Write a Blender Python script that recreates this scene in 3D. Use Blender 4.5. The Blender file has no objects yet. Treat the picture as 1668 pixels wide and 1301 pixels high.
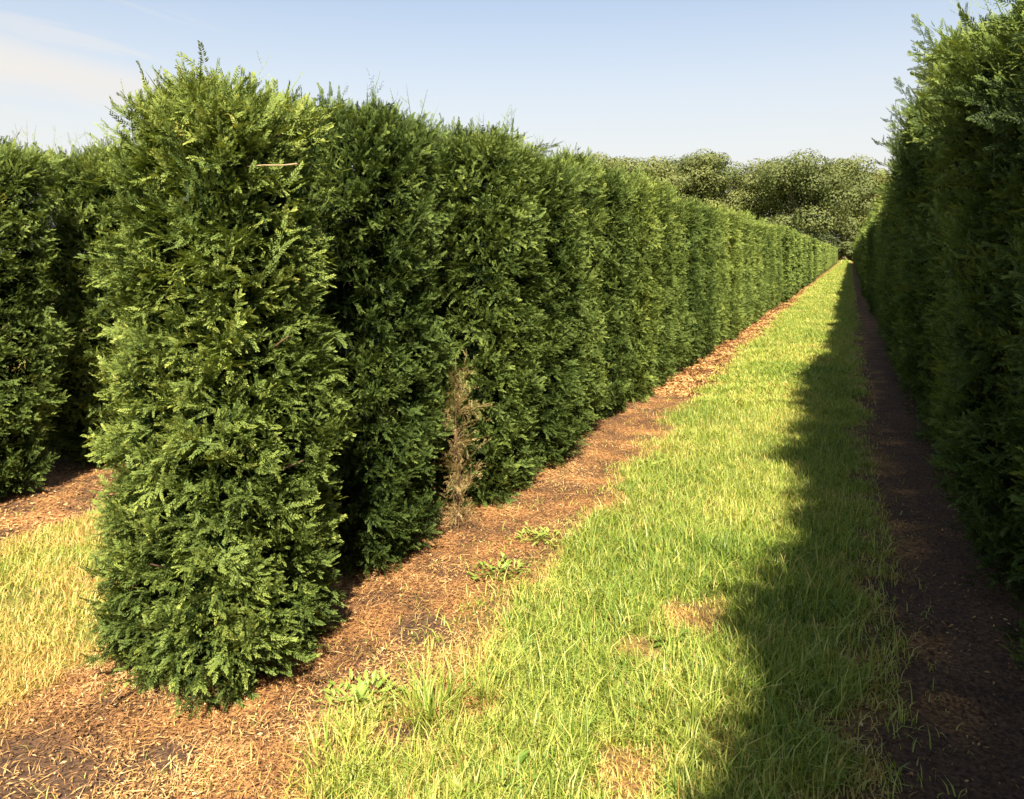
import bpy, math, random
import numpy as np
from mathutils import Vector

rng = np.random.default_rng(7)
random.seed(7)
S = bpy.context.scene
COL = S.collection
R = math.radians

# ------------------------------------------------------------------ helpers
_tab = np.random.default_rng(99).random((64, 64, 64)).astype(np.float32)

def noise3(p):
    p = np.asarray(p, dtype=np.float64)
    i = np.floor(p).astype(np.int64)
    f = p - i
    f = f * f * (3 - 2 * f)
    out = 0
    for dx in (0, 1):
        for dy in (0, 1):
            for dz in (0, 1):
                w = (f[..., 0] if dx else 1 - f[..., 0]) * (f[..., 1] if dy else 1 - f[..., 1]) * (f[..., 2] if dz else 1 - f[..., 2])
                out = out + w * _tab[(i[..., 0] + dx) % 64, (i[..., 1] + dy) % 64, (i[..., 2] + dz) % 64]
    return out

def noise2(x, y, s=1.0, seed=0.0):
    return noise3(np.stack([np.asarray(x) * s + seed * 3.7, np.asarray(y) * s + seed * 1.3, np.full_like(np.asarray(x, dtype=float), seed + .37)], -1))

def fbm2(x, y, s, seed=0.0, o=3):
    t, a, n = 0, .5, 0
    for k in range(o):
        t = t + a * noise2(x, y, s * 2 ** k, seed + k * 5); n += a; a *= .5
    return t / n

def sstep(a, b, x):
    t = np.clip((x - a) / (b - a), 0, 1)
    return t * t * (3 - 2 * t)

def norm(v):
    return v / np.maximum(np.linalg.norm(v, axis=-1, keepdims=True), 1e-9)

def mesh_from(name, V, F, mats, tint=None, midx=None, smooth=False):
    """V (n,3), F (m,k)"""
    me = bpy.data.meshes.new(name)
    V = np.ascontiguousarray(V, dtype=np.float32); F = np.ascontiguousarray(F, dtype=np.int32)
    m, k = F.shape
    me.vertices.add(len(V)); me.vertices.foreach_set('co', V.ravel())
    me.loops.add(m * k); me.loops.foreach_set('vertex_index', F.ravel())
    me.polygons.add(m)
    me.polygons.foreach_set('loop_start', np.arange(0, m * k, k, dtype=np.int32))
    for mt in mats: me.materials.append(mt)
    if midx is not None: me.polygons.foreach_set('material_index', np.asarray(midx, dtype=np.int32))
    if smooth: me.polygons.foreach_set('use_smooth', np.ones(m, dtype=bool))
    me.update(calc_edges=True)
    if tint is not None:
        a = me.attributes.new('tint', 'FLOAT', 'POINT')
        a.data.foreach_set('value', np.ascontiguousarray(tint, dtype=np.float32))
    return me

def quads_mesh(name, Q, mats, tint=None, midx=None):
    n = len(Q)
    return mesh_from(name, Q.reshape(-1, 3), np.arange(n * 4).reshape(n, 4), mats,
                     None if tint is None else np.repeat(tint, 4), midx)

def obj(name, me, parent=None, loc=(0, 0, 0)):
    o = bpy.data.objects.new(name, me); COL.objects.link(o)
    o.location = loc
    if parent: o.parent = parent
    return o

def tag(o, label=None, cat=None, group=None, kind=None):
    if label: o['label'] = label
    if cat: o['category'] = cat
    if group: o['group'] = group
    if kind: o['kind'] = kind
    return o

def empty(name, loc):
    o = bpy.data.objects.new(name, None); COL.objects.link(o); o.location = loc
    o.empty_display_size = .2
    return o

def tube(path, rad, seg=6):
    """returns V, F of a tapered tube along a list of points"""
    P = np.array(path, float); n = len(P)
    T = norm(np.gradient(P, axis=0))
    ref = np.where(np.abs(T[:, 2:3]) > .9, np.array([[1., 0, 0]]), np.array([[0, 0, 1.]]))
    A = norm(np.cross(T, ref)); B = np.cross(T, A)
    th = np.linspace(0, 2 * math.pi, seg, endpoint=False)
    rr = np.array(rad, float)[:, None, None]
    V = P[:, None, :] + rr * (np.cos(th)[None, :, None] * A[:, None, :] + np.sin(th)[None, :, None] * B[:, None, :])
    F = []
    for i in range(n - 1):
        for j in range(seg):
            k = (j + 1) % seg
            F.append((i * seg + j, i * seg + k, (i + 1) * seg + k, (i + 1) * seg + j))
    return V.reshape(-1, 3), np.array(F)

def join(parts):
    Vs, Fs, o = [], [], 0
    for V, F in parts:
        Vs.append(V); Fs.append(F + o); o += len(V)
    return np.concatenate(Vs), np.concatenate(Fs)

# ------------------------------------------------------------------ materials
def new_mat(name):
    m = bpy.data.materials.new(name); m.use_nodes = True
    nt = m.node_tree; nt.nodes.clear()
    return m, nt, nt.nodes.new('ShaderNodeOutputMaterial')

def ramp(nt, stops, fac):
    r = nt.nodes.new('ShaderNodeValToRGB'); cr = r.color_ramp
    while len(cr.elements) < len(stops): cr.elements.new(.5)
    for e, (p, c) in zip(cr.elements, stops):
        e.position = p; e.color = (*c, 1)
    nt.links.new(fac, r.inputs[0])
    return r.outputs[0]

def leaf_mat(name, stops, trans=.3, rough=.5, spec=.3, tr_gain=(1.5, 1.4, .7), var=.12):
    m, nt, out = new_mat(name)
    N, L = nt.nodes, nt.links
    at = N.new('ShaderNodeAttribute'); at.attribute_name = 'tint'
    oi = N.new('ShaderNodeObjectInfo')
    mr = N.new('ShaderNodeMapRange'); mr.inputs[3].default_value = -var; mr.inputs[4].default_value = var
    L.new(oi.outputs['Random'], mr.inputs[0])
    ad = N.new('ShaderNodeMath'); ad.operation = 'ADD'
    L.new(at.outputs['Fac'], ad.inputs[0]); L.new(mr.outputs[0], ad.inputs[1])
    c = ramp(nt, stops, ad.outputs[0])
    p = N.new('ShaderNodeBsdfPrincipled')
    p.inputs['Roughness'].default_value = rough
    p.inputs['Specular IOR Level'].default_value = spec
    L.new(c, p.inputs['Base Color'])
    t = N.new('ShaderNodeBsdfTranslucent')
    mx = N.new('ShaderNodeMix'); mx.data_type = 'RGBA'; mx.blend_type = 'MULTIPLY'; mx.inputs[0].default_value = 1
    L.new(c, mx.inputs[6]); mx.inputs[7].default_value = (*tr_gain, 1)
    L.new(mx.outputs[2], t.inputs['Color'])
    ms = N.new('ShaderNodeMixShader'); ms.inputs[0].default_value = trans
    L.new(p.outputs[0], ms.inputs[1]); L.new(t.outputs[0], ms.inputs[2])
    L.new(ms.outputs[0], out.inputs[0])
    return m

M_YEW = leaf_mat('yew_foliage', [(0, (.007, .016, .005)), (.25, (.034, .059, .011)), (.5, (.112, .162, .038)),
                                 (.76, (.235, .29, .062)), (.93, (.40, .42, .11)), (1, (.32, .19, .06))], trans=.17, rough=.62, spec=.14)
M_TREE = leaf_mat('broadleaf_foliage', [(0, (.035, .048, .016)), (.5, (.11, .135, .045)), (.8, (.19, .21, .07)), (1, (.25, .16, .075))],
                  trans=.25, rough=.6, spec=.2, var=.0)
M_GRASS = leaf_mat('grass_blade', [(0, (.045, .085, .012)), (.35, (.16, .26, .036)), (.6, (.39, .44, .09)), (.8, (.58, .50, .17)), (1, (.46, .29, .1))],
                   trans=.35, rough=.45, spec=.35, var=0)
M_WEED = leaf_mat('weed_leaf', [(0, (.05, .12, .02)), (.5, (.2, .3, .05)), (1, (.4, .42, .12))], trans=.3, rough=.45, var=.1)
M_CHIP = leaf_mat('mulch_chip', [(0, (.05, .026, .014)), (.3, (.2, .098, .04)), (.6, (.44, .24, .09)), (.85, (.58, .39, .17)), (1, (.58, .44, .24))],
                  trans=.05, rough=.75, spec=.2, var=0)
M_DRY = leaf_mat('dry_stalk', [(0, (.1, .07, .03)), (.5, (.34, .25, .11)), (1, (.52, .42, .2))], trans=.15, rough=.6, var=0)

def bark_mat(name, c0, c1, s=18):
    m, nt, out = new_mat(name); N, L = nt.nodes, nt.links
    tc = N.new('ShaderNodeTexCoord'); mp = N.new('ShaderNodeMapping'); mp.inputs['Scale'].default_value = (1, 1, .2)
    L.new(tc.outputs['Object'], mp.inputs[0])
    nz = N.new('ShaderNodeTexNoise'); nz.inputs['Scale'].default_value = s; nz.inputs['Detail'].default_value = 5
    L.new(mp.outputs[0], nz.inputs[0])
    c = ramp(nt, [(.3, c0), (.7, c1)], nz.outputs[0])
    p = N.new('ShaderNodeBsdfPrincipled'); p.inputs['Roughness'].default_value = .85
    b = N.new('ShaderNodeBump'); b.inputs['Strength'].default_value = .6; b.inputs['Distance'].default_value = .02
    L.new(nz.outputs[0], b.inputs['Height']); L.new(b.outputs[0], p.inputs['Normal'])
    L.new(c, p.inputs['Base Color']); L.new(p.outputs[0], out.inputs[0])
    return m
M_BARK = bark_mat('yew_bark', (.05, .03, .02), (.16, .09, .055))
M_BARK2 = bark_mat('tree_bark', (.035, .028, .02), (.13, .1, .075), 3)
M_STICK = bark_mat('dry_wood', (.22, .16, .09), (.4, .31, .19), 40)

# ------------------------------------------------------------------ layout of the field (X across the rows, Y along them)
X1R, X1L = -1.93, -2.88        # the sunlit row
XRL = .45                      # left face of the shaded row
def ground_h(x, y):
    return .05 * (fbm2(x, y, .6, 1) - .5) + .03 * (fbm2(x, y, 4., 2, 2) - .5)

DARK_SPOTS = ((-2.42, 1.45, .55), (-1.36, 2.32, .12), (-.74, 1.86, .07), (-1.7, 3.0, .16), (-2.0, 1.9, .1), (-1.62, 1.75, .14), (.35, 2.6, .5), (.32, 4.2, .3))
def dark_mask(x, y):
    """darker soil colour with thinner litter, along the right strip and in spots"""
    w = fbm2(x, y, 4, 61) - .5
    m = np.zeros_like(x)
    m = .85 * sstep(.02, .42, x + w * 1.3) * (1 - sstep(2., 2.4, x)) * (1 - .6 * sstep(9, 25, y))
    for bx, by, br in DARK_SPOTS:
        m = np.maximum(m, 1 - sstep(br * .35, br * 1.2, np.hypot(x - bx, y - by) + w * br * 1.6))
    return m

def mulch_mask(x, y):
    """1 = bark mulch / bare soil, 0 = turf"""
    w = (fbm2(x, y, 2.2, 11) - .5) * .55 + (noise2(x, y, 9., 12) - .5) * .16
    rowlen = sstep(1.2, 1.9, y + w * 1.2)
    right_edge = -1.48 - .16 * sstep(4, 14, y)
    left_edge = -2.74
    row1 = sstep(left_edge - .06, left_edge + .1, x + w) * (1 - sstep(right_edge - .16, right_edge + .2, x + w * .9))
    # the headland before the first tree
    head = (1 - sstep(2.0, 2.5, y + w * .8)) * sstep(-2.78, -2.5, x + w * .7) * (1 - sstep(-1.55, -1.25, x + w * .8 + .25 * (y - 1.7)))
    row1 = np.maximum(row1 * sstep(1.2, 1.9, y + w), head)
    rr = sstep(-.02, .22, x + w * .6) * (1 - sstep(1.9, 2.2, x))
    row2 = sstep(-6.3, -6., x + w) * (1 - sstep(-4.35, -4.1, x + w * .6)) * sstep(2.6, 3.0, y + w)
    m = np.maximum.reduce([row1, rr, row2, .9 * dark_mask(x, y)])
    # worn spots in the turf
    for (px, py, r) in ((-.62, 2.35, .16), (-.66, 1.95, .13), (-.62, 3.55, .17), (-.78, 3.15, .1), (-1.35, 2.55, .2)):
        d = np.hypot((x - px), (y - py) * .8) + w * .6 * r / .15 * .5 + (noise2(x, y, 16., 71) - .5) * r * .9
        m = np.maximum(m, .8 * (1 - sstep(r * .3, r * 1.25, d)))
    return np.clip(m, 0, 1)

# ---- ground sheet
def graded(a, b, fine, lo, hi, grow=1.18):
    c = list(np.arange(a, b + 1e-6, fine)); s = fine
    while c[-1] < hi: s *= grow; c.append(c[-1] + s)
    s = fine; pre = []
    v = a
    while v > lo: s *= grow; v -= s; pre.append(v)
    return np.array(pre[::-1] + c)
gx = graded(-4.6, 1.2, .035, -900, 900); gy = graded(.8, 9, .045, -300, 1500)
GX, GY = np.meshgrid(gx, gy, indexing='ij')
fade = 1 - sstep(30, 60, np.hypot(GX, GY))
mk = mulch_mask(GX, GY)
GZ = ground_h(GX, GY) * fade + .025 * mk * fade * (fbm2(GX, GY, 14, 5, 2) - .5)
nx, ny = GX.shape
idx = np.arange(nx * ny).reshape(nx, ny)
GF = np.stack([idx[:-1, :-1], idx[1:, :-1], idx[1:, 1:], idx[:-1, 1:]], -1).reshape(-1, 4)

def ground_mat():
    m, nt, out = new_mat('field_soil'); N, L = nt.nodes, nt.links
    tc = N.new('ShaderNodeTexCoord')
    def nz(s, d=4, dist=0):
        n = N.new('ShaderNodeTexNoise'); n.inputs['Scale'].default_value = s; n.inputs['Detail'].default_value = d
        n.inputs['Distortion'].default_value = dist
        L.new(tc.outputs['Object'], n.inputs[0]); return n.outputs[0]
    n1, n2, n3 = nz(60, 5, .6), nz(3.2, 4), nz(220, 3)
    mu = ramp(nt, [(.3, (.06, .03, .016)), (.45, (.21, .1, .04)), (.6, (.4, .21, .08)), (.78, (.5, .33, .16))], n1)
    dk = ramp(nt, [(.42, (.05, .032, .022)), (.6, (.16, .085, .04))], n1)
    big = ramp(nt, [(.42, (0, 0, 0)), (.62, (1, 1, 1))], n2)
    def mix(f, a, b):
        x = N.new('ShaderNodeMix'); x.data_type = 'RGBA'; L.new(f, x.inputs[0]); L.new(a, x.inputs[6]); L.new(b, x.inputs[7]); return x.outputs[2]
    mulch = mix(big, dk, mu)
    turf = ramp(nt, [(.3, (.05, .06, .014)), (.55, (.14, .15, .03)), (.75, (.28, .23, .07))], n3)
    at = N.new('ShaderNodeAttribute'); at.attribute_name = 'tint'
    c = mix(at.outputs['Fac'], turf, mulch)
    ab = N.new('ShaderNodeAttribute'); ab.attribute_name = 'darkened'
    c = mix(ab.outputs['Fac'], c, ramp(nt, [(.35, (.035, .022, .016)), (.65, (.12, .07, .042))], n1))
    p = N.new('ShaderNodeBsdfPrincipled'); p.inputs['Roughness'].default_value = .95; p.inputs['Specular IOR Level'].default_value = .15
    b = N.new('ShaderNodeBump'); b.inputs['Strength'].default_value = .8; b.inputs['Distance'].default_value = .012
    L.new(n1, b.inputs['Height']); L.new(b.outputs[0], p.inputs['Normal'])
    L.new(c, p.inputs['Base Color']); L.new(p.outputs[0], out.inputs[0])
    return m
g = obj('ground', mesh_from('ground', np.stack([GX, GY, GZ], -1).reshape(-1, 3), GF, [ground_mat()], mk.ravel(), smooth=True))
ba = g.data.attributes.new('darkened', 'FLOAT', 'POINT')
ba.data.foreach_set('value', dark_mask(GX, GY).ravel().astype(np.float32))
tag(g, kind='structure')

def gz(x, y):
    f = 1 - sstep(30, 60, np.hypot(x, y)); return ground_h(x, y) * f

# ------------------------------------------------------------------ yew foliage
def kite(base, d, side, up, l, w, curl=.15):
    """one flat leaf (n,4,3)"""
    mid = base + d * (l * .45)[:, None] + up * (l * curl * .3)[:, None]
    tip = base + d * l[:, None] - up * (l * curl)[:, None]
    return np.stack([base, mid + side * (w * .5)[:, None], tip, mid - side * (w * .5)[:, None]], 1)

def shoot_quads(r, origin, ax, side, up, L, nn, nl, nw, jit=(-.15, .4)):
    """needles in two ranks along a shoot; returns quads, tip factor"""
    t = (np.arange(nn) + .5 + r.uniform(-.2, .2, nn)) / nn
    t = .08 + .92 * t
    sgn = np.where(np.arange(nn) % 2 == 0, 1., -1.)
    base = origin + ax * (t * L)[:, None] - up * (L * .10 * t ** 2)[:, None]
    ang = np.radians(60 - 36 * t + r.uniform(-7, 7, nn))
    d = norm(ax * np.cos(ang)[:, None] + side * (sgn * np.sin(ang))[:, None] + up * r.uniform(jit[0], jit[1], nn)[:, None])
    sd = norm(np.cross(np.broadcast_to(up, d.shape) + r.normal(0, .16, d.shape), d))
    l = nl * (1.05 - .35 * t) * r.uniform(.8, 1.15, nn)
    q = kite(base, d, sd, np.broadcast_to(up, d.shape), l, np.full(nn, nw) * r.uniform(.85, 1.15, nn))
    return q, t

def branchlet(seed, L=.14, ns=9, nn=12, nl=.015, nw=.0048, spread=46, sl0=.03, sl1=.062, flat=.6, jit=(-.45, .6)):
    """a twig with short needle-clad shoots; flat = how far the shoots leave the plane of the spray"""
    r = np.random.default_rng(seed)
    ax, side, up = np.eye(3)
    Q, T, stem = [], [], []
    def axis(t): return np.array([L * t, .02 * L / .14 * math.sin(3 * t + seed), -.14 * L * t * t])
    tl = r.uniform(sl0, sl1) * 1.15
    e = axis(1.) - np.array([tl * .8, 0, 0])
    q, t = shoot_quads(r, e, norm(np.array([1, 0, -.1])), side, up, tl, nn + 4, nl, nw, jit)
    Q.append(q); T.append(.5 + .5 * t)
    stem.append((axis(0), axis(.5), .0024)); stem.append((axis(.5), axis(1), .0018))
    for i in range(ns):
        f = .08 + .84 * (i + r.uniform(-.3, .3)) / ns
        ph = (0 if i % 2 == 0 else math.pi) + r.normal(0, flat)
        a = R(spread + r.uniform(-16, 16))
        sa = norm(np.array([math.cos(a), math.sin(a) * math.cos(ph), math.sin(a) * math.sin(ph) + .18]))
        su = norm(np.array([-.2, r.normal(0, .5), 1.])); su = norm(su - sa * su.dot(sa))
        ss = np.cross(su, sa)
        sl = r.uniform(sl0, sl1) * (1.12 - .4 * f)
        q, t = shoot_quads(r, axis(f), sa, ss, su, sl, max(6, int(nn * sl / ((sl0 + sl1) * .5))), nl, nw, jit)
        Q.append(q); T.append(.3 + .3 * f + .4 * t)
        stem.append((axis(f), axis(f) + sa * sl * .95, .0014))
    Q = np.concatenate(Q); T = np.concatenate(T)
    sq = []
    for a, b, w in stem:
        d = norm(b - a); s = norm(np.cross(d, [0, .3, 1.]))
        sq.append(np.stack([a, (a + b) / 2 + s * w, b, (a + b) / 2 - s * w]))
    return np.concatenate([Q, np.array(sq)]), np.concatenate([T, np.full(len(sq), .25)])

def frames(d, upv):
    z = norm(upv - d * (upv * d).sum(-1, keepdims=True))
    y = np.cross(z, d)
    return np.stack([d, y, z], -1)      # columns

def place(templates, tid, Rm, p, s, base_tint, tipgain):
    Q, T = [], []
    for k, (tq, tt) in enumerate(templates):
        i = np.where(tid == k)[0]
        if len(i) == 0: continue
        q = np.einsum('nij,mkj->nmki', Rm[i] * s[i][:, None, None], tq) + p[i][:, None, None, :]
        Q.append(q.reshape(-1, 4, 3))
        t = base_tint[i][:, None] + (tt[None, :] - .5) * tipgain[i][:, None] + np.random.default_rng(k).normal(0, .045, (len(i), len(tt)))
        T.append(t.ravel())
    return np.concatenate(Q), np.concatenate(T)

def profile(z, H, flare, foot=.84):
    """relative half width with height"""
    u = z / H
    pr = foot + (1 - foot) * sstep(0, .16, u)
    pr = pr * (1 - .06 * sstep(.88, 1.0, u)) * (1 + flare * (u - .5))
    return pr

def yew_crown(name, seed, a, b, H, N, short, lng, inn, nexp=4.0, flare=.0, lump=.055, leaders=12, tip_left=0, leader_spots=(),
              top_len=1.15, foot=.84, splay=.6, long_side=.06, Nin=1700, fronds=16):
    r = np.random.default_rng(seed)
    def env(th, z):
        c, s_ = np.cos(th), np.sin(th)
        rad = (np.abs(c) ** nexp + np.abs(s_) ** nexp) ** (-1 / nexp)
        pr = profile(z, H, flare, foot)
        x, y = a * rad * c * pr, b * rad * s_ * pr
        nn = noise3(np.stack([x * 2.6 + seed, y * 2.6, z * 2.2], -1)) - .5
        n2 = noise3(np.stack([x * 8 + seed, y * 8 + 9, z * 8], -1)) - .5
        k = 1 + (nn * lump * 2.2 + n2 * lump * 2.6) / max(a, b)
        n = norm(np.stack([np.sign(c) * np.abs(c) ** (nexp - 1) / a, np.sign(s_) * np.abs(s_) ** (nexp - 1) / b, np.zeros_like(c)], -1))
        return x * k, y * k, n, rad
    ntop = int(N * .11); ns = N - ntop
    th = r.uniform(0, 2 * math.pi, ns * 4)
    rad = env(th, np.full(ns * 4, H * .5))[3]
    th = th[r.random(ns * 4) < (rad / rad.max()) ** 2.2][:ns]; ns = len(th)
    z = .04 + (H - .05) * r.random(ns)
    x, y, n, _ = env(th, z)
    depth = r.exponential(.04, ns) + r.uniform(-.04, .02, ns)
    P = np.stack([x, y, z], -1) - n * depth[:, None]
    D = n + np.array([0, 0, 1.]) * (r.normal(.28, .3, ns) + .5 * sstep(.84, 1, z / H) - .4 * (1 - sstep(0, .2, z / H)))[:, None] + r.normal(0, .36, (ns, 3))
    tx, ty = r.uniform(-1, 1, ntop), r.uniform(-1, 1, ntop)
    tn = noise3(np.stack([tx * a * 3 + seed, ty * b * 3, np.full(ntop, 3.3)], -1)) - .5
    edge = np.maximum(np.abs(tx), np.abs(ty))
    zt = H - .035 * edge ** 3 + tn * .15 - r.exponential(.03, ntop) + .03
    pt = profile(H, H, flare)
    PT = np.stack([tx * a * .93 * pt, ty * b * .93 * pt, zt], -1)
    DT = np.stack([tx * splay, ty * splay, np.full(ntop, 1.)], -1) + r.normal(0, .24, (ntop, 3))
    thi = r.uniform(0, 2 * math.pi, Nin); zi = .06 + (H - .12) * r.random(Nin)
    xi, yi, ni, _ = env(thi, zi)
    PI_ = np.stack([xi, yi, zi], -1) - ni * r.uniform(.14, .26, Nin)[:, None]
    DI = norm(ni * .3 + r.normal(0, .7, (Nin, 3)))
    # arching sprays that escaped the shears around the shoulders
    thf = r.uniform(0, 2 * math.pi, fronds); zf = H - .03 - r.exponential(.16, fronds)
    xf, yf, nf, _ = env(thf, zf)
    PF = np.stack([xf, yf, zf], -1) + nf * r.uniform(.02, .13, fronds)[:, None] + np.array([0, 0, .05])
    DF = nf * r.uniform(.5, 1, fronds)[:, None] + np.array([0, 0, 1.]) * r.uniform(.25, .9, fronds)[:, None] + r.normal(0, .2, (fronds, 3))
    PT = np.concatenate([PT, PF]); DT = np.concatenate([norm(DT), norm(DF)]); ntop += fronds
    P = np.concatenate([P, PT, PI_]); D = norm(np.concatenate([D, DT, DI]))
    NA = len(P); ii = np.arange(NA)
    inner = ii >= ns + ntop
    top = (ii >= ns) & ~inner
    nS, nL, nI = len(short[0]), len(lng[0]), len(inn[0])
    tmpl = short[0] + lng[0] + inn[0]
    long = top | ((~inner) & (r.random(NA) < long_side))
    tid = np.where(inner, nS + nL + r.integers(0, nI, NA), np.where(long, nS + r.integers(0, nL, NA), r.integers(0, nS, NA)))
    s = r.uniform(.7, 1.4, NA)
    s[top] *= r.uniform(.55, top_len, top.sum())
    s[ns + ntop - fronds:ns + ntop] = r.uniform(.9, 1.5, fronds)
    s[inner] *= 1.15
    Ls = s * np.where(inner, inn[1], np.where(long, lng[1], short[1]))
    P = P - D * (Ls * .8)[:, None]
    P[:, 2] = np.maximum(P[:, 2], .02)
    up = np.array([0, 0, 1.]) + r.normal(0, .5, (NA, 3))
    hor = np.abs(D[:, 2]) > .8
    up[hor] = r.normal(0, 1, (hor.sum(), 3))
    Rm = frames(D, up)
    cl = noise3(np.stack([P[:, 0] * 4 + seed, P[:, 1] * 4, P[:, 2] * 4], -1)) - .5
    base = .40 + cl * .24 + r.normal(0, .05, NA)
    base[inner] -= .4  # inner sprays coloured darker to deepen the shade inside the crown
    base += .17 * sstep(.86, 1.02, P[:, 2] / H) - .08 * (1 - sstep(.0, .35, P[:, 2] / H))  # tops tinted yellower as new growth and as painted sunlight; feet darker
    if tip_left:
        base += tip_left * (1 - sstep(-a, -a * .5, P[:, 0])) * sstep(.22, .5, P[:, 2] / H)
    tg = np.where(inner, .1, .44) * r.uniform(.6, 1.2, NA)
    young = (~inner) & (r.random(NA) < .04); base[young] += .14
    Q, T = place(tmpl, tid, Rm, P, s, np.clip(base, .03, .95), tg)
    # ---- long wispy leaders along the top
    LQ, LT = [], []
    spots = [(r.uniform(-a, a) * .85, r.uniform(-b, b) * .85, r.uniform(.1, .3), r.uniform(-.5, .5), r.uniform(-.5, .5)) for _ in range(leaders)]
    spots += list(leader_spots)
    for (lx, ly, ll, dx, dy) in spots:
        d = norm(np.array([dx, dy, 1.])); o = np.array([lx, ly, H - .1])
        Lt = ll + .1
        sx = norm(np.cross(d, [.3, 1, .1])); uu = np.cross(d, sx)
        q, t = shoot_quads(r, o, d, sx, uu, Lt, 26, .018, .0042)
        LQ.append(q); LT.append(.5 + .2 * t)
        e = o + d * Lt - uu * (Lt * .1)
        m = (o + e) / 2 + uu * Lt * .025
        LQ.append(np.stack([o, m + sx * .0028, e, m - sx * .0028])[None]); LT.append(np.array([.45]))
        for k in range(r.integers(2, 5)):
            f = r.uniform(.3, .85); an = r.uniform(0, 6.28)
            sd = norm(d * .8 + (sx * math.cos(an) + uu * math.sin(an)) * .8)
            s2 = norm(np.cross(sd, d)); u2 = np.cross(sd, s2)
            q, t = shoot_quads(r, o + d * Lt * f - uu * (Lt * .1 * f * f), sd, s2, u2, Lt * r.uniform(.15, .32), 10, .017, .004)
            LQ.append(q); LT.append(.52 + .2 * t)
    if LQ:
        Q = np.concatenate([Q] + LQ); T = np.concatenate([T] + LT)
    Q[..., 2] = np.maximum(Q[..., 2], .004)
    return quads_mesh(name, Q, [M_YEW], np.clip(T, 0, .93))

def yew_trunk(name, seed, H):
    r = np.random.default_rng(seed); parts = []
    z = np.linspace(-.06, H * .9, 9)
    wob = np.cumsum(r.normal(0, .012, (9, 2)), 0)
    path = np.column_stack([wob[:, 0], wob[:, 1], z])
    parts.append(tube(path, np.linspace(.055, .008, 9), 8))
    for k in range(46):
        i = r.uniform(.5, 7.5); j = int(i); p0 = path[j] + (path[j + 1] - path[j]) * (i - j)
        an = r.uniform(0, 6.28); L = r.uniform(.2, .36)
        d = np.array([math.cos(an), math.sin(an), r.uniform(.1, .6)])
        pts = [p0 + d * L * t + np.array([0, 0, .05 * t * t]) for t in (0, .4, .75, 1)]
        parts.append(tube(pts, [.011, .008, .006, .003], 5))
    V, F = join(parts)
    return mesh_from(name, V, F, [M_BARK], smooth=True)

# (templates, length): short bushy twigs, long arching sprays, coarser ones for the middle and far distance
T0 = ([branchlet(100 + k, L=.10 + .012 * (k % 3), ns=6 + k % 2, nn=15, nl=.0145, nw=.005, spread=42, sl0=.036, sl1=.066, flat=.75, jit=(-.12, .35)) for k in range(10)], .125)
TL = ([branchlet(150 + k, L=.23 + .03 * (k % 3), ns=12 + k % 3, nn=17, nl=.015, nw=.0048, spread=38, sl0=.045, sl1=.085, flat=.4, jit=(-.12, .35)) for k in range(8)], .25)
T1 = ([branchlet(200 + k, L=.17, ns=8, nn=7, nl=.022, nw=.009, sl0=.045, sl1=.08) for k in range(7)], .17)
T2 = ([branchlet(300 + k, L=.22, ns=4, nn=4, nl=.05, nw=.028, sl0=.08, sl1=.13) for k in range(5)], .22)

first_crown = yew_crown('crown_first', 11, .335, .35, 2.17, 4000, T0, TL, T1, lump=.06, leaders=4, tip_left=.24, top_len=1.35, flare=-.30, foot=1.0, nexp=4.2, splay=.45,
                        leader_spots=((-.27, -.2, .14, -.5, 0), (.02, -.2, .17, -.22, .1), (.08, -.1, .14, .2, 0), (.2, 0, .17, .55, .1), (-.2, -.1, .07, -.2, 0)))
near_crowns = [yew_crown('crown_a', 21, .46, .455, 2.3, 3700, T0, TL, T1, leaders=12),
               yew_crown('crown_b', 22, .46, .46, 2.3, 3700, T0, TL, T1, leaders=10, flare=.03)]
tall_crowns = [yew_crown('crown_d', 31, .46, .48, 2.3, 2700, T0, TL, T1, leaders=14, flare=.10, lump=.09, top_len=1.5, long_side=.25, fronds=70),
               yew_crown('crown_e', 32, .45, .49, 2.3, 2700, T0, TL, T1, leaders=16, flare=.12, lump=.10, top_len=1.5, long_side=.25, fronds=70)]
mid_crowns = [yew_crown('crown_m%d' % k, 40 + k, .46, .47, 2.3, 2600, T1, T1, T1, leaders=9) for k in range(4)]
far_crowns = [yew_crown('crown_f%d' % k, 50 + k, .46, .48, 2.3, 1300, T2, T2, T2, leaders=4, Nin=250, fronds=4) for k in range(4)]
trunks = [yew_trunk('trunk_%d' % k, 60 + k, 2.3) for k in range(3)]

def yew(crown, trunk, x, y, sx, sy, sz, flip, label, group, parts=True):
    z = float(gz(np.array([x]), np.array([y]))[0])
    if parts:
        t = empty('yew_tree', (x, y, z))
        obj('crown', crown, t); obj('trunk', trunk, t)
    else:
        t = obj('yew_tree', crown, None, (x, y, z))
    t.scale = (sx, sy, sz)
    t.rotation_euler = (0, 0, math.pi if flip else 0)
    return tag(t, label, 'yew tree', group)

ORD = ['first', 'second', 'third', 'fourth', 'fifth', 'sixth', 'seventh', 'eighth', 'ninth', 'tenth', 'eleventh', 'twelfth', 'thirteenth', 'fourteenth', 'fifteenth', 'sixteenth']
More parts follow.
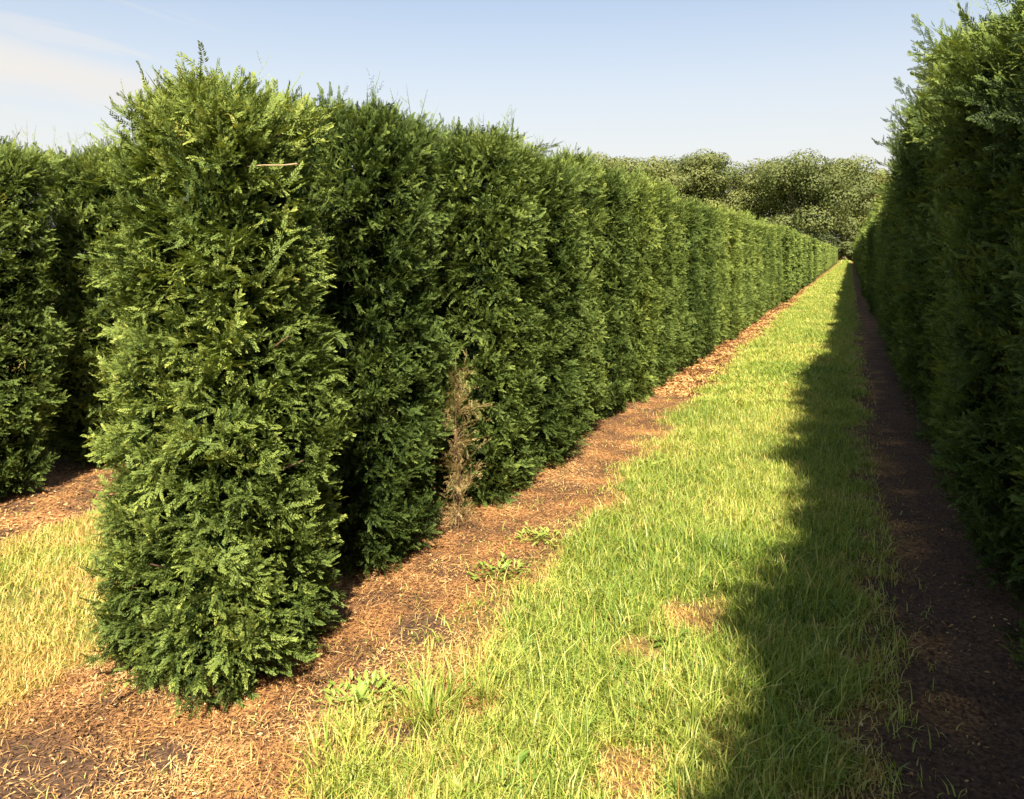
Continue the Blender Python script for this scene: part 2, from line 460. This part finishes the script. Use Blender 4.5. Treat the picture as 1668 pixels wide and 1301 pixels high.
# ---- sunlit row, left of the grass path
G1 = 'clipped yews in the sunlit row'
rr = np.random.default_rng(5)
row1 = [(-2.295, 2.49, 1, 1, 1), (-2.42, 3.57, .87, .80, 1.0), (-2.41, 4.86, 1.0, .93, 1.02), (-2.37, 5.76, 1.02, .86, .985), (-2.48, 6.70, .93, .85, 1.035)]
y = 7.62
while y < 136:
    row1.append((-2.42 + rr.normal(0, .045), y, 1 + rr.normal(0, .045), .89 + rr.normal(0, .03), .015 + 1 + rr.normal(0, .018)))
    y += .94 + rr.normal(0, .04)
lab1 = {0: 'large bushy yew column standing alone at the near end of the sunlit row',
        1: 'narrow yew tucked close behind the big front column in the sunlit row',
        2: 'yew just past the dead brown sapling in the sunlit row'}
for i, (x, y, sx, sy, sz) in enumerate(row1):
    if i in lab1: lb = lab1[i]
    elif i < 16: lb = ORD[i] + ' yew from the near end of the sunlit row left of the grass path'
    elif y < 40: lb = 'clipped yew in the middle stretch of the sunlit row'
    else: lb = 'distant clipped yew where the sunlit row runs together as one wall'
    if i == 0: cr = first_crown
    elif y < 10.5: cr = near_crowns[i % 2]
    elif y < 27: cr = mid_crowns[int(rr.integers(4))]
    else: cr = far_crowns[int(rr.integers(4))]
    yew(cr, trunks[i % 3], x, y, sx, sy, sz, i > 0 and rr.random() < .5, lb, G1 + (' beyond the sixteenth' if i >= 16 else ''), y < 16)

# ---- shaded row, right of the grass path
y = -5.6; k = 0
while y < 134:
    vis = y > 2.9
    x = 1.01 + rr.normal(0, .035); sz = 1.08 + rr.normal(0, .055)
    sz = np.interp(y, [-6, 0, 2.4, 3.4, 4.4, 5.4, 6.4, 9.4, 10.4, 140], [1.14, 1.12, 1.0, 1.04, 1.13, 1.2, 1.28, 1.26, 1.1, 1.1]) + rr.normal(0, .04)
    if not vis: lb = 'tall yew of the shaded right row standing behind the viewpoint'
    elif k == 0: lb = 'tall dark yew at the right edge of the picture, nearest of the shaded row'
    elif k < 8: lb = ORD[k] + ' yew from the right edge of the picture in the shaded row'
    else: lb = 'distant yew of the shaded right row seen almost edge on'
    cr = tall_crowns[int(rr.integers(2))] if (y < 12) else mid_crowns[int(rr.integers(4))] if y < 25 else far_crowns[int(rr.integers(4))]
    yew(cr, trunks[k % 3], x, y, 1 + rr.normal(0, .04), 1.02, sz, rr.random() < .5, lb,
        'yews in the shaded right row' if vis and k < 8 else 'far yews in the shaded right row' if vis else 'yews behind the viewpoint', y < 14)
    if vis: k += 1
    y += .93 + rr.normal(0, .03)

# ---- row beyond, at the left edge
row2 = [(-5.31, 3.42, .98, .84, .985), (-5.36, 4.5, .96, .93, 1.0), (-5.33, 5.42, 1, 1, .98), (-5.3, 6.36, 1, 1, .99), (-5.32, 7.3, 1, 1, .98), (-5.3, 8.25, 1, 1, .99)]
lab2 = ['yew at the left edge of the picture, front of the neighbouring row', 'shadowed yew with a sunlit top, behind the one at the left edge']
for i, (x, y, sx, sy, sz) in enumerate(row2):
    yew(near_crowns[(i + 1) % 2] if i < 2 else mid_crowns[i % 4], trunks[i % 3], x, y, sx, sy, sz, i == 1,
        lab2[i] if i < 2 else 'yew of the neighbouring row hidden behind the big front column',
        'yews in the row at the far left' if i < 2 else 'hidden yews in the row at the far left')

# ------------------------------------------------------------------ grass
def blades(x, y, h, w, head, lean, tint, r):
    n = len(x)
    z = gz(x, y)
    d = np.stack([np.cos(head), np.sin(head), np.zeros(n)], -1)
    sa = head + r.normal(1.57, .5, n)
    s = np.stack([np.cos(sa), np.sin(sa), np.zeros(n)], -1)
    b = np.stack([x, y, z - .004], -1)
    up = np.array([0, 0, 1.])
    m1 = b + up * (h * .55)[:, None] + d * (h * lean * .28)[:, None]
    tp = b + up * (h * (1 - .35 * np.clip(lean, 0, 1.6) ** 2 * .5))[:, None] + d * (h * lean)[:, None]
    W = (w * .5)[:, None]
    V = np.stack([b - s * W, b + s * W, m1 + s * W * .8, m1 - s * W * .8, tp + s * W * .12, tp - s * W * .12], 1)
    o = np.arange(n)[:, None] * 6
    F = np.concatenate([o + np.array([[0, 1, 2, 3]]), o + np.array([[3, 2, 4, 5]])])
    return V.reshape(-1, 3), F, np.repeat(tint, 6) + np.tile(np.array([-.06, -.06, 0, 0, .07, .07]), n)

def sample(r, n, x0, x1, y0, y1, bias):
    x = r.uniform(x0, x1, n)
    u = r.random(n)
    y = (y0 ** (1 - bias) + u * (y1 ** (1 - bias) - y0 ** (1 - bias))) ** (1 / (1 - bias)) if bias != 1 else y0 * (y1 / y0) ** u
    return x, y

def grass_zone(r, n, x0, x1, y0, y1, hs, ws, bias, dry=0.0, soil_keep=.03):
    x, y = sample(r, n, x0, x1, y0, y1, bias)
    mk = mulch_mask(x, y)
    cl = fbm2(x, y, 5, 21)
    keep = r.random(n) > mk * (1 - np.where((x > -1.5) & (x < .1), .3, soil_keep))
    keep &= r.random(n) < .35 + 1.1 * sstep(.3, .6, cl)
    x, y, mk, cl = x[keep], y[keep], mk[keep], cl[keep]
    n = len(x)
    tall = fbm2(x, y, 1.6, 31)
    worn = (mk > .35) & (x > -1.5) & (x < .1)
    h = hs * r.uniform(.5, 1.25, n) * (.6 + .9 * tall) * (1 - .45 * mk)
    w = ws * r.uniform(.7, 1.3, n)
    head = r.uniform(0, 6.28, n) + 0
    lean = np.abs(r.normal(.75, .4, n))
    patch = fbm2(x, y, 1.1, 41) + .25 * (fbm2(x, y, 6, 42) - .5)
    tint = .47 + r.normal(0, .12, n) + .1 * (1 - sstep(1.2, 2.6, y)) + .45 * (patch - .5) + dry + .18 * mk
    d = r.random(n) < (.07 + .3 * dry + .2 * sstep(.52, .7, fbm2(x, y, 2.3, 47)) + .22 * (1 - sstep(1.5, 2.3, y))); tint[d] += .27
    tint[worn] += .25; h[worn] *= .6
    if dry: tint -= .34 * sstep(.46, .62, fbm2(x, y, 1.7, 48))
    return blades(x, y, h, w, head, lean, np.clip(tint, .05, 1.0), r)

gr = np.random.default_rng(77)
parts = []
parts.append(grass_zone(gr, 190000, -1.95, .35, .95, 9, .06, .0046, 1.0))
parts.append(grass_zone(gr, 22000, -1.9, .3, .95, 5, .11, .005, 1.0))
parts.append(grass_zone(gr, 90000, -1.9, .25, 8.5, 32, .07, .011, 1.2))
parts.append(grass_zone(gr, 60000, -1.9, .2, 30, 140, .08, .03, 1.2))
VV, FF, TT, o = [], [], [], 0
for V, F, T in parts:
    VV.append(V); FF.append(F + o); TT.append(T); o += len(V)
# longer tufts
for (tx, ty, tn, th) in ((-1.33, 2.42, 170, .17), (-1.22, 2.62, 110, .14), (-.32, 1.75, 150, .2), (-.12, 2.15, 90, .17), (-.42, 1.5, 80, .2), (-1.42, 2.05, 80, .13), (-.98, 1.75, 70, .12)):
    x = tx + gr.normal(0, .055, tn); y = ty + gr.normal(0, .055, tn)
    hd = np.arctan2(y - ty, x - tx) + gr.normal(0, .6, tn)
    V, F, T = blades(x, y, th * gr.uniform(.5, 1.15, tn), gr.uniform(.004, .0065, tn), hd, np.abs(gr.normal(.7, .35, tn)), np.clip(.5 + gr.normal(0, .1, tn), 0, 1), gr)
    VV.append(V); FF.append(F + o); TT.append(T); o += len(V)
gm = mesh_from('grass', np.concatenate(VV), np.concatenate(FF), [M_GRASS], np.concatenate(TT))
tag(obj('grass', gm), 'short green grass covering the path between the yew rows', 'grass', kind='stuff')

parts = [grass_zone(gr, 125000, -4.8, -2.4, 1.2, 9, .05, .0046, .8, dry=.32),
         grass_zone(gr, 60000, -12, -4.7, .9, 14, .06, .011, .6, dry=.28),
         grass_zone(gr, 40000, -14, -1, -3., 1.2, .06, .012, 0, dry=.28),
         grass_zone(gr, 4500, -3.2, -.9, 1.0, 3, .05, .0036, .8, dry=.3, soil_keep=.5)]
VV, FF, TT, o = [], [], [], 0
for V, F, T in parts:
    VV.append(V); FF.append(F + o); TT.append(T); o += len(V)
tag(obj('dry_grass', mesh_from('dry_grass', np.concatenate(VV), np.concatenate(FF), [M_GRASS], np.concatenate(TT))),
    'sun-bleached yellow grass left of the big front yew', 'dry grass', kind='stuff')
# meadow beyond the rows
parts = [grass_zone(gr, 30000, -60, 14, 140, 185, .35, .12, 0)]
tag(obj('meadow_grass', mesh_from('meadow', parts[0][0], parts[0][1], [M_GRASS], parts[0][2])),
    'grass at the far end of the path below the trees', 'grass', kind='stuff')

# ------------------------------------------------------------------ mulch litter
def litter(r, n, x0, x1, y0, y1, lmin, lmax, wmin, wmax, bias=1.0, dark=0):
    x, y = sample(r, n, x0, x1, y0, y1, bias)
    mk = mulch_mask(x, y)
    k = r.random(n) < (mk * .95 + .03) * (1 - .8 * dark_mask(x, y))
    x, y = x[k], y[k]; n = len(x)
    z = gz(x, y) + r.uniform(.002, .016, n)
    an = r.uniform(0, 6.28, n); el = r.normal(0, .3, n)
    d = np.stack([np.cos(an) * np.cos(el), np.sin(an) * np.cos(el), np.sin(el)], -1)
    s = norm(np.cross(d, np.array([0, 0, 1.]) + r.normal(0, .4, (n, 3))))
    up = np.cross(s, d)
    l = r.uniform(lmin, lmax, n); w = r.uniform(wmin, wmax, n)
    p = np.stack([x, y, z], -1) - d * (l / 2)[:, None]
    q = kite(p, d, s, up, l, w, .1)
    big = sstep(.42, .62, fbm2(x, y, 3, 51))
    t = .3 + .3 * big + r.normal(0, .16, n) - dark
    t[r.random(n) < .04] = .93
    return q, np.clip(t, 0, 1)
lr = np.random.default_rng(88)
Q, T = zip(litter(lr, 150000, -3.3, -1.1, 1.0, 10, .005, .026, .002, .007),
           litter(lr, 26000, -3.3, -1.1, 1.0, 7, .03, .1, .0012, .0028, dark=-.14),
           litter(lr, 16000, -.3, .8, 1.0, 10, .008, .028, .004, .011, dark=.15),
           litter(lr, 12000, -6.2, -4.0, 2.8, 8, .012, .035, .006, .014),
           litter(lr, 30000, -2.2, -1.3, 9, 40, .03, .09, .012, .03, bias=1.2))
tag(obj('mulch', quads_mesh('mulch', np.concatenate(Q), [M_CHIP], np.concatenate(T))),
    'orange brown bark and dead needle litter under the yew rows', 'mulch', kind='stuff')

# ------------------------------------------------------------------ weeds, stalks, stick
def weed(seed, n, L, spread, tone, erect=.35):
    r = np.random.default_rng(seed); Q, T = [], []
    for k in range(n):
        an = r.uniform(0, 6.28); el = r.uniform(.05, 1.) * erect * 3
        rad = r.uniform(0, spread)
        base = np.array([math.cos(an) * rad, math.sin(an) * rad, r.uniform(0, .03)])
        an2 = an + r.normal(0, .6)
        d = norm(np.array([math.cos(an2), math.sin(an2), math.tan(min(el, 1.2))]))
        sd = norm(np.cross([0, 0, 1.], d)); up = np.cross(d, sd)
        l = L * r.uniform(.6, 1.2); w = l * r.uniform(.42, .62)
        Q.append(np.array([[0, 0, .002], [base[0] * .5 + .002, base[1] * .5 - .002, .006], base, [base[0] * .5 - .002, base[1] * .5 + .002, .003]])); T.append(tone)
        pts = [base + d * l * t - up * (l * .35 * t * t) for t in (0, .3, .62, 1.)]
        ws = [.12, .85, .8, .04]
        t0 = tone + r.normal(0, .1)
        for i in range(3):
            for sg in (1, -1):
                e0 = pts[i] + sd * sg * w * .5 * ws[i] + up * w * .16 * ws[i]
                e1 = pts[i + 1] + sd * sg * w * .5 * ws[i + 1] + up * w * .16 * ws[i + 1]
                q = [pts[i], e0, e1, pts[i + 1]] if sg > 0 else [pts[i], pts[i + 1], e1, e0]
                Q.append(np.array(q)); T.append(t0 + (.05 if sg > 0 else -.03))
    return quads_mesh('weed', np.array(Q), [M_WEED], np.clip(np.array(T), 0, 1))
for (nm, x, y, n, L, sp, tone, er, lb) in (
        ('weed_plant', -1.60, 2.40, 190, .036, .15, .6, .5, 'pale green leafy weed on the mulch at the right foot of the big front yew'),
        ('weed_plant', -1.60, 3.62, 120, .034, .17, .62, .45, 'low yellow green weed where mulch meets grass beside the narrow second yew'),
        ('weed_plant', -1.58, 4.15, 110, .034, .17, .62, .4, 'flat pale weed patch on the orange mulch nearest the dead sapling'),
        ('weed_plant', -1.38, 5.85, 20, .08, .11, .6, .25, 'farthest leafy weed at the edge of grass and mulch'),
        ('weed_plant', -.93, 2.2, 12, .06, .05, .12, .35, 'small dark green weed in the grass beside a worn brown patch'),
        ('weed_plant', -.66, 3.25, 12, .07, .06, .2, .3, 'dark weed in the grass at the edge of the shadow')):
    z = float(gz(np.array([x]), np.array([y]))[0])
    tag(obj(nm, weed(int(abs(x * 1000 + y * 77)), n, L, sp, tone, er), None, (x, y, z)), lb, 'weed', 'weeds along the grass path')

r = np.random.default_rng(3)
n = 170
P = np.stack([r.normal(0, .03, n), r.normal(0, .06, n), r.uniform(.0, .88, n)], -1)
D = norm(np.stack([r.normal(.3, .3, n), r.normal(-.4, .3, n), r.normal(.45, .35, n)], -1))
DT_ = [branchlet(500 + k, L=.17 + .02 * k, ns=7, nn=9, nl=.014, nw=.003, sl0=.03, sl1=.07, flat=.5) for k in range(4)]
Q, T = place(DT_, r.integers(0, 4, n), frames(D, np.array([0, 0, 1.]) + r.normal(0, .4, (n, 3))), P, r.uniform(.5, 1.0, n),
             r.uniform(.3, 1., n), np.full(n, .2))
zb_ = float(gz(np.array([-2.1]), np.array([4.15]))[0])
ds = empty('dead_sapling', (-2.10, 4.12, zb_))
obj('dead_foliage', quads_mesh('dead_foliage', Q, [M_DRY], np.clip(T, 0, 1)), ds)
stems = [tube([(x0, y0, -.03), (x0 * 1.2 + .01, y0, .3), (x0 * .6, y0 * 1.3, .65), (x0 * 1.4, y0, h_)], [.005, .004, .003, .002], 6)
         for x0, y0, h_ in ((0, 0, 1.), (.03, -.03, .85), (-.03, .03, .9))]
V, F = join(stems)
obj('stem', mesh_from('dead_stem', V, F, [M_BARK], smooth=True), ds)
tag(ds, 'slim dead brown sapling in the gap between the second and third yews', 'dead plant')

V, F = tube([(0, 0, 0), (.06, .015, .004), (.13, .03, .002), (.19, .042, .006)], [.002, .003, .0027, .004], 6)
tag(obj('dry_stick', mesh_from('dry_stick', V, F, [M_STICK], smooth=True), None, (-2.02, 2.30, 1.915)),
    'pale dry stick lodged across the upper front of the big yew', 'stick')

# ------------------------------------------------------------------ broadleaf trees at the end of the rows
def lobes_crown(name, seed, w, H, zb, nl, per, leaf, tone):
    r = np.random.default_rng(seed); Q, T = [], []
    C = []
    for k in range(nl):
        an = r.uniform(0, 6.28); u = r.random() ** .6
        zc = zb + (H - zb) * r.uniform(.05, .88)
        f = (zc - zb) / (H - zb)
        env = math.sin(math.pi * min(1, .22 + .7 * f)) ** .7
        rad = w * .5 * env * u * .86
        C.append((math.cos(an) * rad, math.sin(an) * rad, zc, w * r.uniform(.09, .22)))
    for (cx, cy, cz, rad) in C:
        n = int(per * (rad / (w * .15)) ** 2)
        d = norm(r.normal(0, 1, (n, 3)))
        rr_ = rad * (1 - np.abs(r.normal(0, .22, n))) * (1 + .35 * (noise3(d * 2.3 + cx) - .5))
        p = np.array([cx, cy, cz]) + d * rr_[:, None] * np.array([1.2, 1.2, .75])
        nrm = norm(d + np.array([0, 0, .2]) + r.normal(0, .24, (n, 3)))
        t1 = norm(np.cross(nrm, r.normal(0, 1, (n, 3)))); t2 = np.cross(nrm, t1)
        l = leaf * r.uniform(.6, 1.5, n)
        Q.append(kite(p - t1 * (l / 2)[:, None], t1, t2, nrm, l, l * r.uniform(.5, .8, n), .2))
        T.append(tone + r.normal(0, .035, n) + r.normal(0, .07))
    Q = np.concatenate(Q); T = np.concatenate(T)
    return quads_mesh(name, Q, [M_TREE], np.clip(T, 0, 1)), C

def broadleaf(seed, x, y, w, H, zb, tone, label, nl=60, per=420, leaf=.44, name='broadleaf_tree'):
    root = empty(name, (x, y, 0)); tag(root, label, 'tree', 'trees at the end of the rows')
    me, C = lobes_crown('crown_t%d' % seed, seed, w, H, zb, nl, per, leaf, tone)
    obj('crown', me, root)
    r = np.random.default_rng(seed + 1)
    k = H / 20
    zs = np.linspace(-.3, H * .8, 7)
    path = np.column_stack([np.cumsum(r.normal(0, .12 * k, 7)), np.cumsum(r.normal(0, .12 * k, 7)), zs])
    parts = [tube(path, np.linspace(.42, .07, 7) * k, 8)]
    for (cx, cy, cz, rad) in C:
        z0 = min(max(zb * .7, cz - rad * 2.2 - 1), H * .7)
        i = int(np.clip(np.searchsorted(zs, z0) - 1, 0, 5)); f = (z0 - zs[i]) / (zs[i + 1] - zs[i])
        p0 = path[i] + (path[i + 1] - path[i]) * f
        p1 = np.array([cx, cy, cz])
        m = (p0 + p1) / 2 + np.array([0, 0, -.08 * np.linalg.norm(p1 - p0)])
        parts.append(tube([p0, m, p1], [.14 * k, .1 * k, .04 * k], 5))
    V, F = join(parts)
    obj('trunk', mesh_from('trunk_t%d' % seed, V, F, [M_BARK2], smooth=True), root)
    return root

PSI = math.atan(551 / 1300)
def at(px, Z):
    xc = (px - 834) / 1300 * Z
    return xc * math.cos(PSI) - Z * math.sin(PSI), xc * math.sin(PSI) + Z * math.cos(PSI)
for (sd, px, Z, w, H, zb, tone, lb) in (
        (401, 985, 172, 19, 23.6, 3, .66, 'olive tree mostly hidden behind the tops of the sunlit yews'),
        (402, 1050, 165, 19, 23.0, 3, .66, 'pale olive broad tree just above the far yew tops, leftmost of those in full view'),
        (403, 1150, 170, 17, 23.4, 3, .58, 'tallest rounded tree in the middle of the tree line behind the rows'),
        (404, 1228, 176, 19, 24.0, 3, .56, 'slightly lower tree in the dip between the two roundest crowns'),
        (405, 1312, 160, 20, 21.6, 3.4, .48, 'broad grey green tree above the end of the sunlit row'),
        (406, 1372, 178, 16, 23.4, 3, .54, 'tree straight above the vanishing end of the grass path'),
        (407, 1428, 190, 13, 23.2, 3, .83, 'reddish brown crown showing beside the shaded right row'),
        (408, 1520, 180, 17, 21, 3, .5, 'tree behind the shaded right row'),
        (409, 1105, 186, 21, 24.6, 2, .5, 'darker tree filling the gap between the pale olive and tallest trees'),
        (411, 800, 175, 20, 22, 3, .55, 'tree behind the tops of the middle of the sunlit row'),
        (412, 600, 180, 20, 21, 3, .5, 'tree hidden behind the second yew of the sunlit row'),
        (413, 380, 170, 19, 20, 3, .5, 'tree hidden behind the big front yew'),
        (414, 180, 176, 21, 19, 3, .5, 'tree hidden behind the row at the left edge'),
        (410, 1265, 186, 21, 23.6, 2, .45, 'dark tree filling the background left of the broad grey green tree')):
    x, y = at(px, Z)
    broadleaf(sd, x, y, w, H, zb, tone, lb)
for (sd, px, Z, w, H, lb, tn) in ((421, 1384, 146, 5.2, 3.6, 'low green shrub closing the far end of the grass path', .45),
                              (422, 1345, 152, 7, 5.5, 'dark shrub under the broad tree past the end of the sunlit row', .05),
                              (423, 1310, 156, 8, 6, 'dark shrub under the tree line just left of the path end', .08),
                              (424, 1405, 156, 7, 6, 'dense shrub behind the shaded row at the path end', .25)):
    x, y = at(px, Z)
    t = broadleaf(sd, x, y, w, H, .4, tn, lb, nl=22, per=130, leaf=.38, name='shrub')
    t['category'] = 'shrub'; t['group'] = 'shrubs below the tree line'

# ------------------------------------------------------------------ light, sky, camera
ELEV, AZ = R(46), R(23.5)       # sun behind the viewpoint, a little to the right of the rows
sv = Vector((math.sin(AZ) * math.cos(ELEV), -math.cos(AZ) * math.cos(ELEV), math.sin(ELEV)))
sl = bpy.data.lights.new('sun', 'SUN'); sl.energy = 5.0; sl.angle = R(.5); sl.color = (1, .875, .68)
so = bpy.data.objects.new('sun', sl); COL.objects.link(so)
so.rotation_euler = sv.to_track_quat('Z', 'Y').to_euler()
so.location = (3, -10, 12)

w = bpy.data.worlds.new('World'); S.world = w; w.use_nodes = True
nt = w.node_tree; nt.nodes.clear(); N, L = nt.nodes, nt.links
out = N.new('ShaderNodeOutputWorld'); bg = N.new('ShaderNodeBackground'); bg.inputs[1].default_value = .05
sky = N.new('ShaderNodeTexSky'); sky.sky_type = 'NISHITA'; sky.sun_disc = False
sky.sun_elevation = ELEV; sky.sun_rotation = math.pi - AZ
sky.air_density = 1.0; sky.dust_density = 1.2; sky.ozone_density = 1.0; sky.altitude = 20
tc = N.new('ShaderNodeTexCoord')
def vmath(op, a, b=None):
    n = N.new('ShaderNodeVectorMath'); n.operation = op; L.new(a, n.inputs[0])
    if b is not None: n.inputs[1].default_value = b
    return n
def vmap(a, f0, f1, t0, t1):
    n = N.new('ShaderNodeMapRange'); n.interpolation_type = 'SMOOTHSTEP'
    for k, v in zip((1, 2, 3, 4), (f0, f1, t0, t1)): n.inputs[k].default_value = v
    L.new(a, n.inputs[0]); return n.outputs[0]
def smath(op, a, b):
    n = N.new('ShaderNodeMath'); n.operation = op
    for k, v in enumerate((a, b)):
        if isinstance(v, (int, float)): n.inputs[k].default_value = v
        else: L.new(v, n.inputs[k])
    return n.outputs[0]
dirn = vmath('NORMALIZE', tc.outputs['Generated']).outputs[0]
sep = N.new('ShaderNodeSeparateXYZ'); L.new(dirn, sep.inputs[0])
# thin milky air towards the horizon
veil = vmap(sep.outputs[2], .42, .02, .16, .94)
# cirrus bank in the north west, and thin streaks
ysafe = smath('MAXIMUM', sep.outputs[1], .15)
su_ = smath('DIVIDE', sep.outputs[0], ysafe); sv_ = smath('DIVIDE', sep.outputs[2], ysafe)
def streaks(slope, fu, fv, off, lo, hi):
    cb = N.new('ShaderNodeCombineXYZ')
    L.new(smath('MULTIPLY', su_, fu), cb.inputs[0])
    L.new(smath('MULTIPLY', smath('ADD', sv_, smath('MULTIPLY', su_, slope)), fv), cb.inputs[1])
    cb.inputs[2].default_value = off
    nz = N.new('ShaderNodeTexNoise'); nz.inputs['Scale'].default_value = 1; nz.inputs['Detail'].default_value = 6
    nz.inputs['Roughness'].default_value = .55; nz.inputs['Distortion'].default_value = .5
    L.new(cb.outputs[0], nz.inputs[0])
    return vmap(nz.outputs[0], lo, hi, 0, 1)
cdir = Vector((-.86, .51, .10)).normalized()
bank = vmap(vmath('DOT_PRODUCT', dirn, cdir).outputs['Value'], .84, .97, 0, 1)
low = vmap(smath('ADD', sep.outputs[2], smath('MULTIPLY', su_, .06)), .185, .11, 0, 1)
st = streaks(.22, 1.3, 5, 0, .3, .62)
cl1 = smath('MULTIPLY', smath('MULTIPLY', bank, low), smath('ADD', smath('MULTIPLY', st, .3), .68))
tdir = Vector((-.71, .65, .27)).normalized()
top = vmap(vmath('DOT_PRODUCT', dirn, tdir).outputs['Value'], .95, .998, 0, 1)
st2 = streaks(.32, 1.1, 11, 3.1, .42, .68)
cl2 = smath('MULTIPLY', smath('MULTIPLY', top, st2), .7)
st3 = streaks(.12, 1.4, 14, 7.7, .5, .75)
cl3 = smath('MULTIPLY', st3, .22)
cl2 = smath('MAXIMUM', cl2, cl3)
cov = smath('MAXIMUM', smath('MAXIMUM', cl1, cl2), veil)
mx = N.new('ShaderNodeMix'); mx.data_type = 'RGBA'
sk = N.new('ShaderNodeMix'); sk.data_type = 'RGBA'; sk.blend_type = 'MULTIPLY'; sk.inputs[0].default_value = 1
L.new(sky.outputs[0], sk.inputs[6]); sk.inputs[7].default_value = (1.1, 1.19, 1.21, 1)
L.new(cov, mx.inputs[0]); L.new(sk.outputs[2], mx.inputs[6]); mx.inputs[7].default_value = (5.9, 5.65, 5.35, 1)
L.new(mx.outputs[2], bg.inputs[0]); L.new(bg.outputs[0], out.inputs[0])

S.cycles.max_bounces = 6; S.cycles.diffuse_bounces = 2; S.cycles.glossy_bounces = 2; S.cycles.transmission_bounces = 4
cd = bpy.data.cameras.new('camera'); co = bpy.data.objects.new('camera', cd); COL.objects.link(co)
co.location = (0, 0, 1.6); co.rotation_euler = (R(90), 0, PSI)
cd.sensor_width = 36; cd.lens = 36 * 1300 / 1668; cd.shift_y = -(650.5 - 412) / 1668
cd.clip_start = .05; cd.clip_end = 3000
S.camera = co
S.render.resolution_x = 1024; S.render.resolution_y = 799
S.view_settings.view_transform = 'Standard'; S.view_settings.look = 'None'
S.view_settings.exposure = 1.62; S.view_settings.gamma = 1
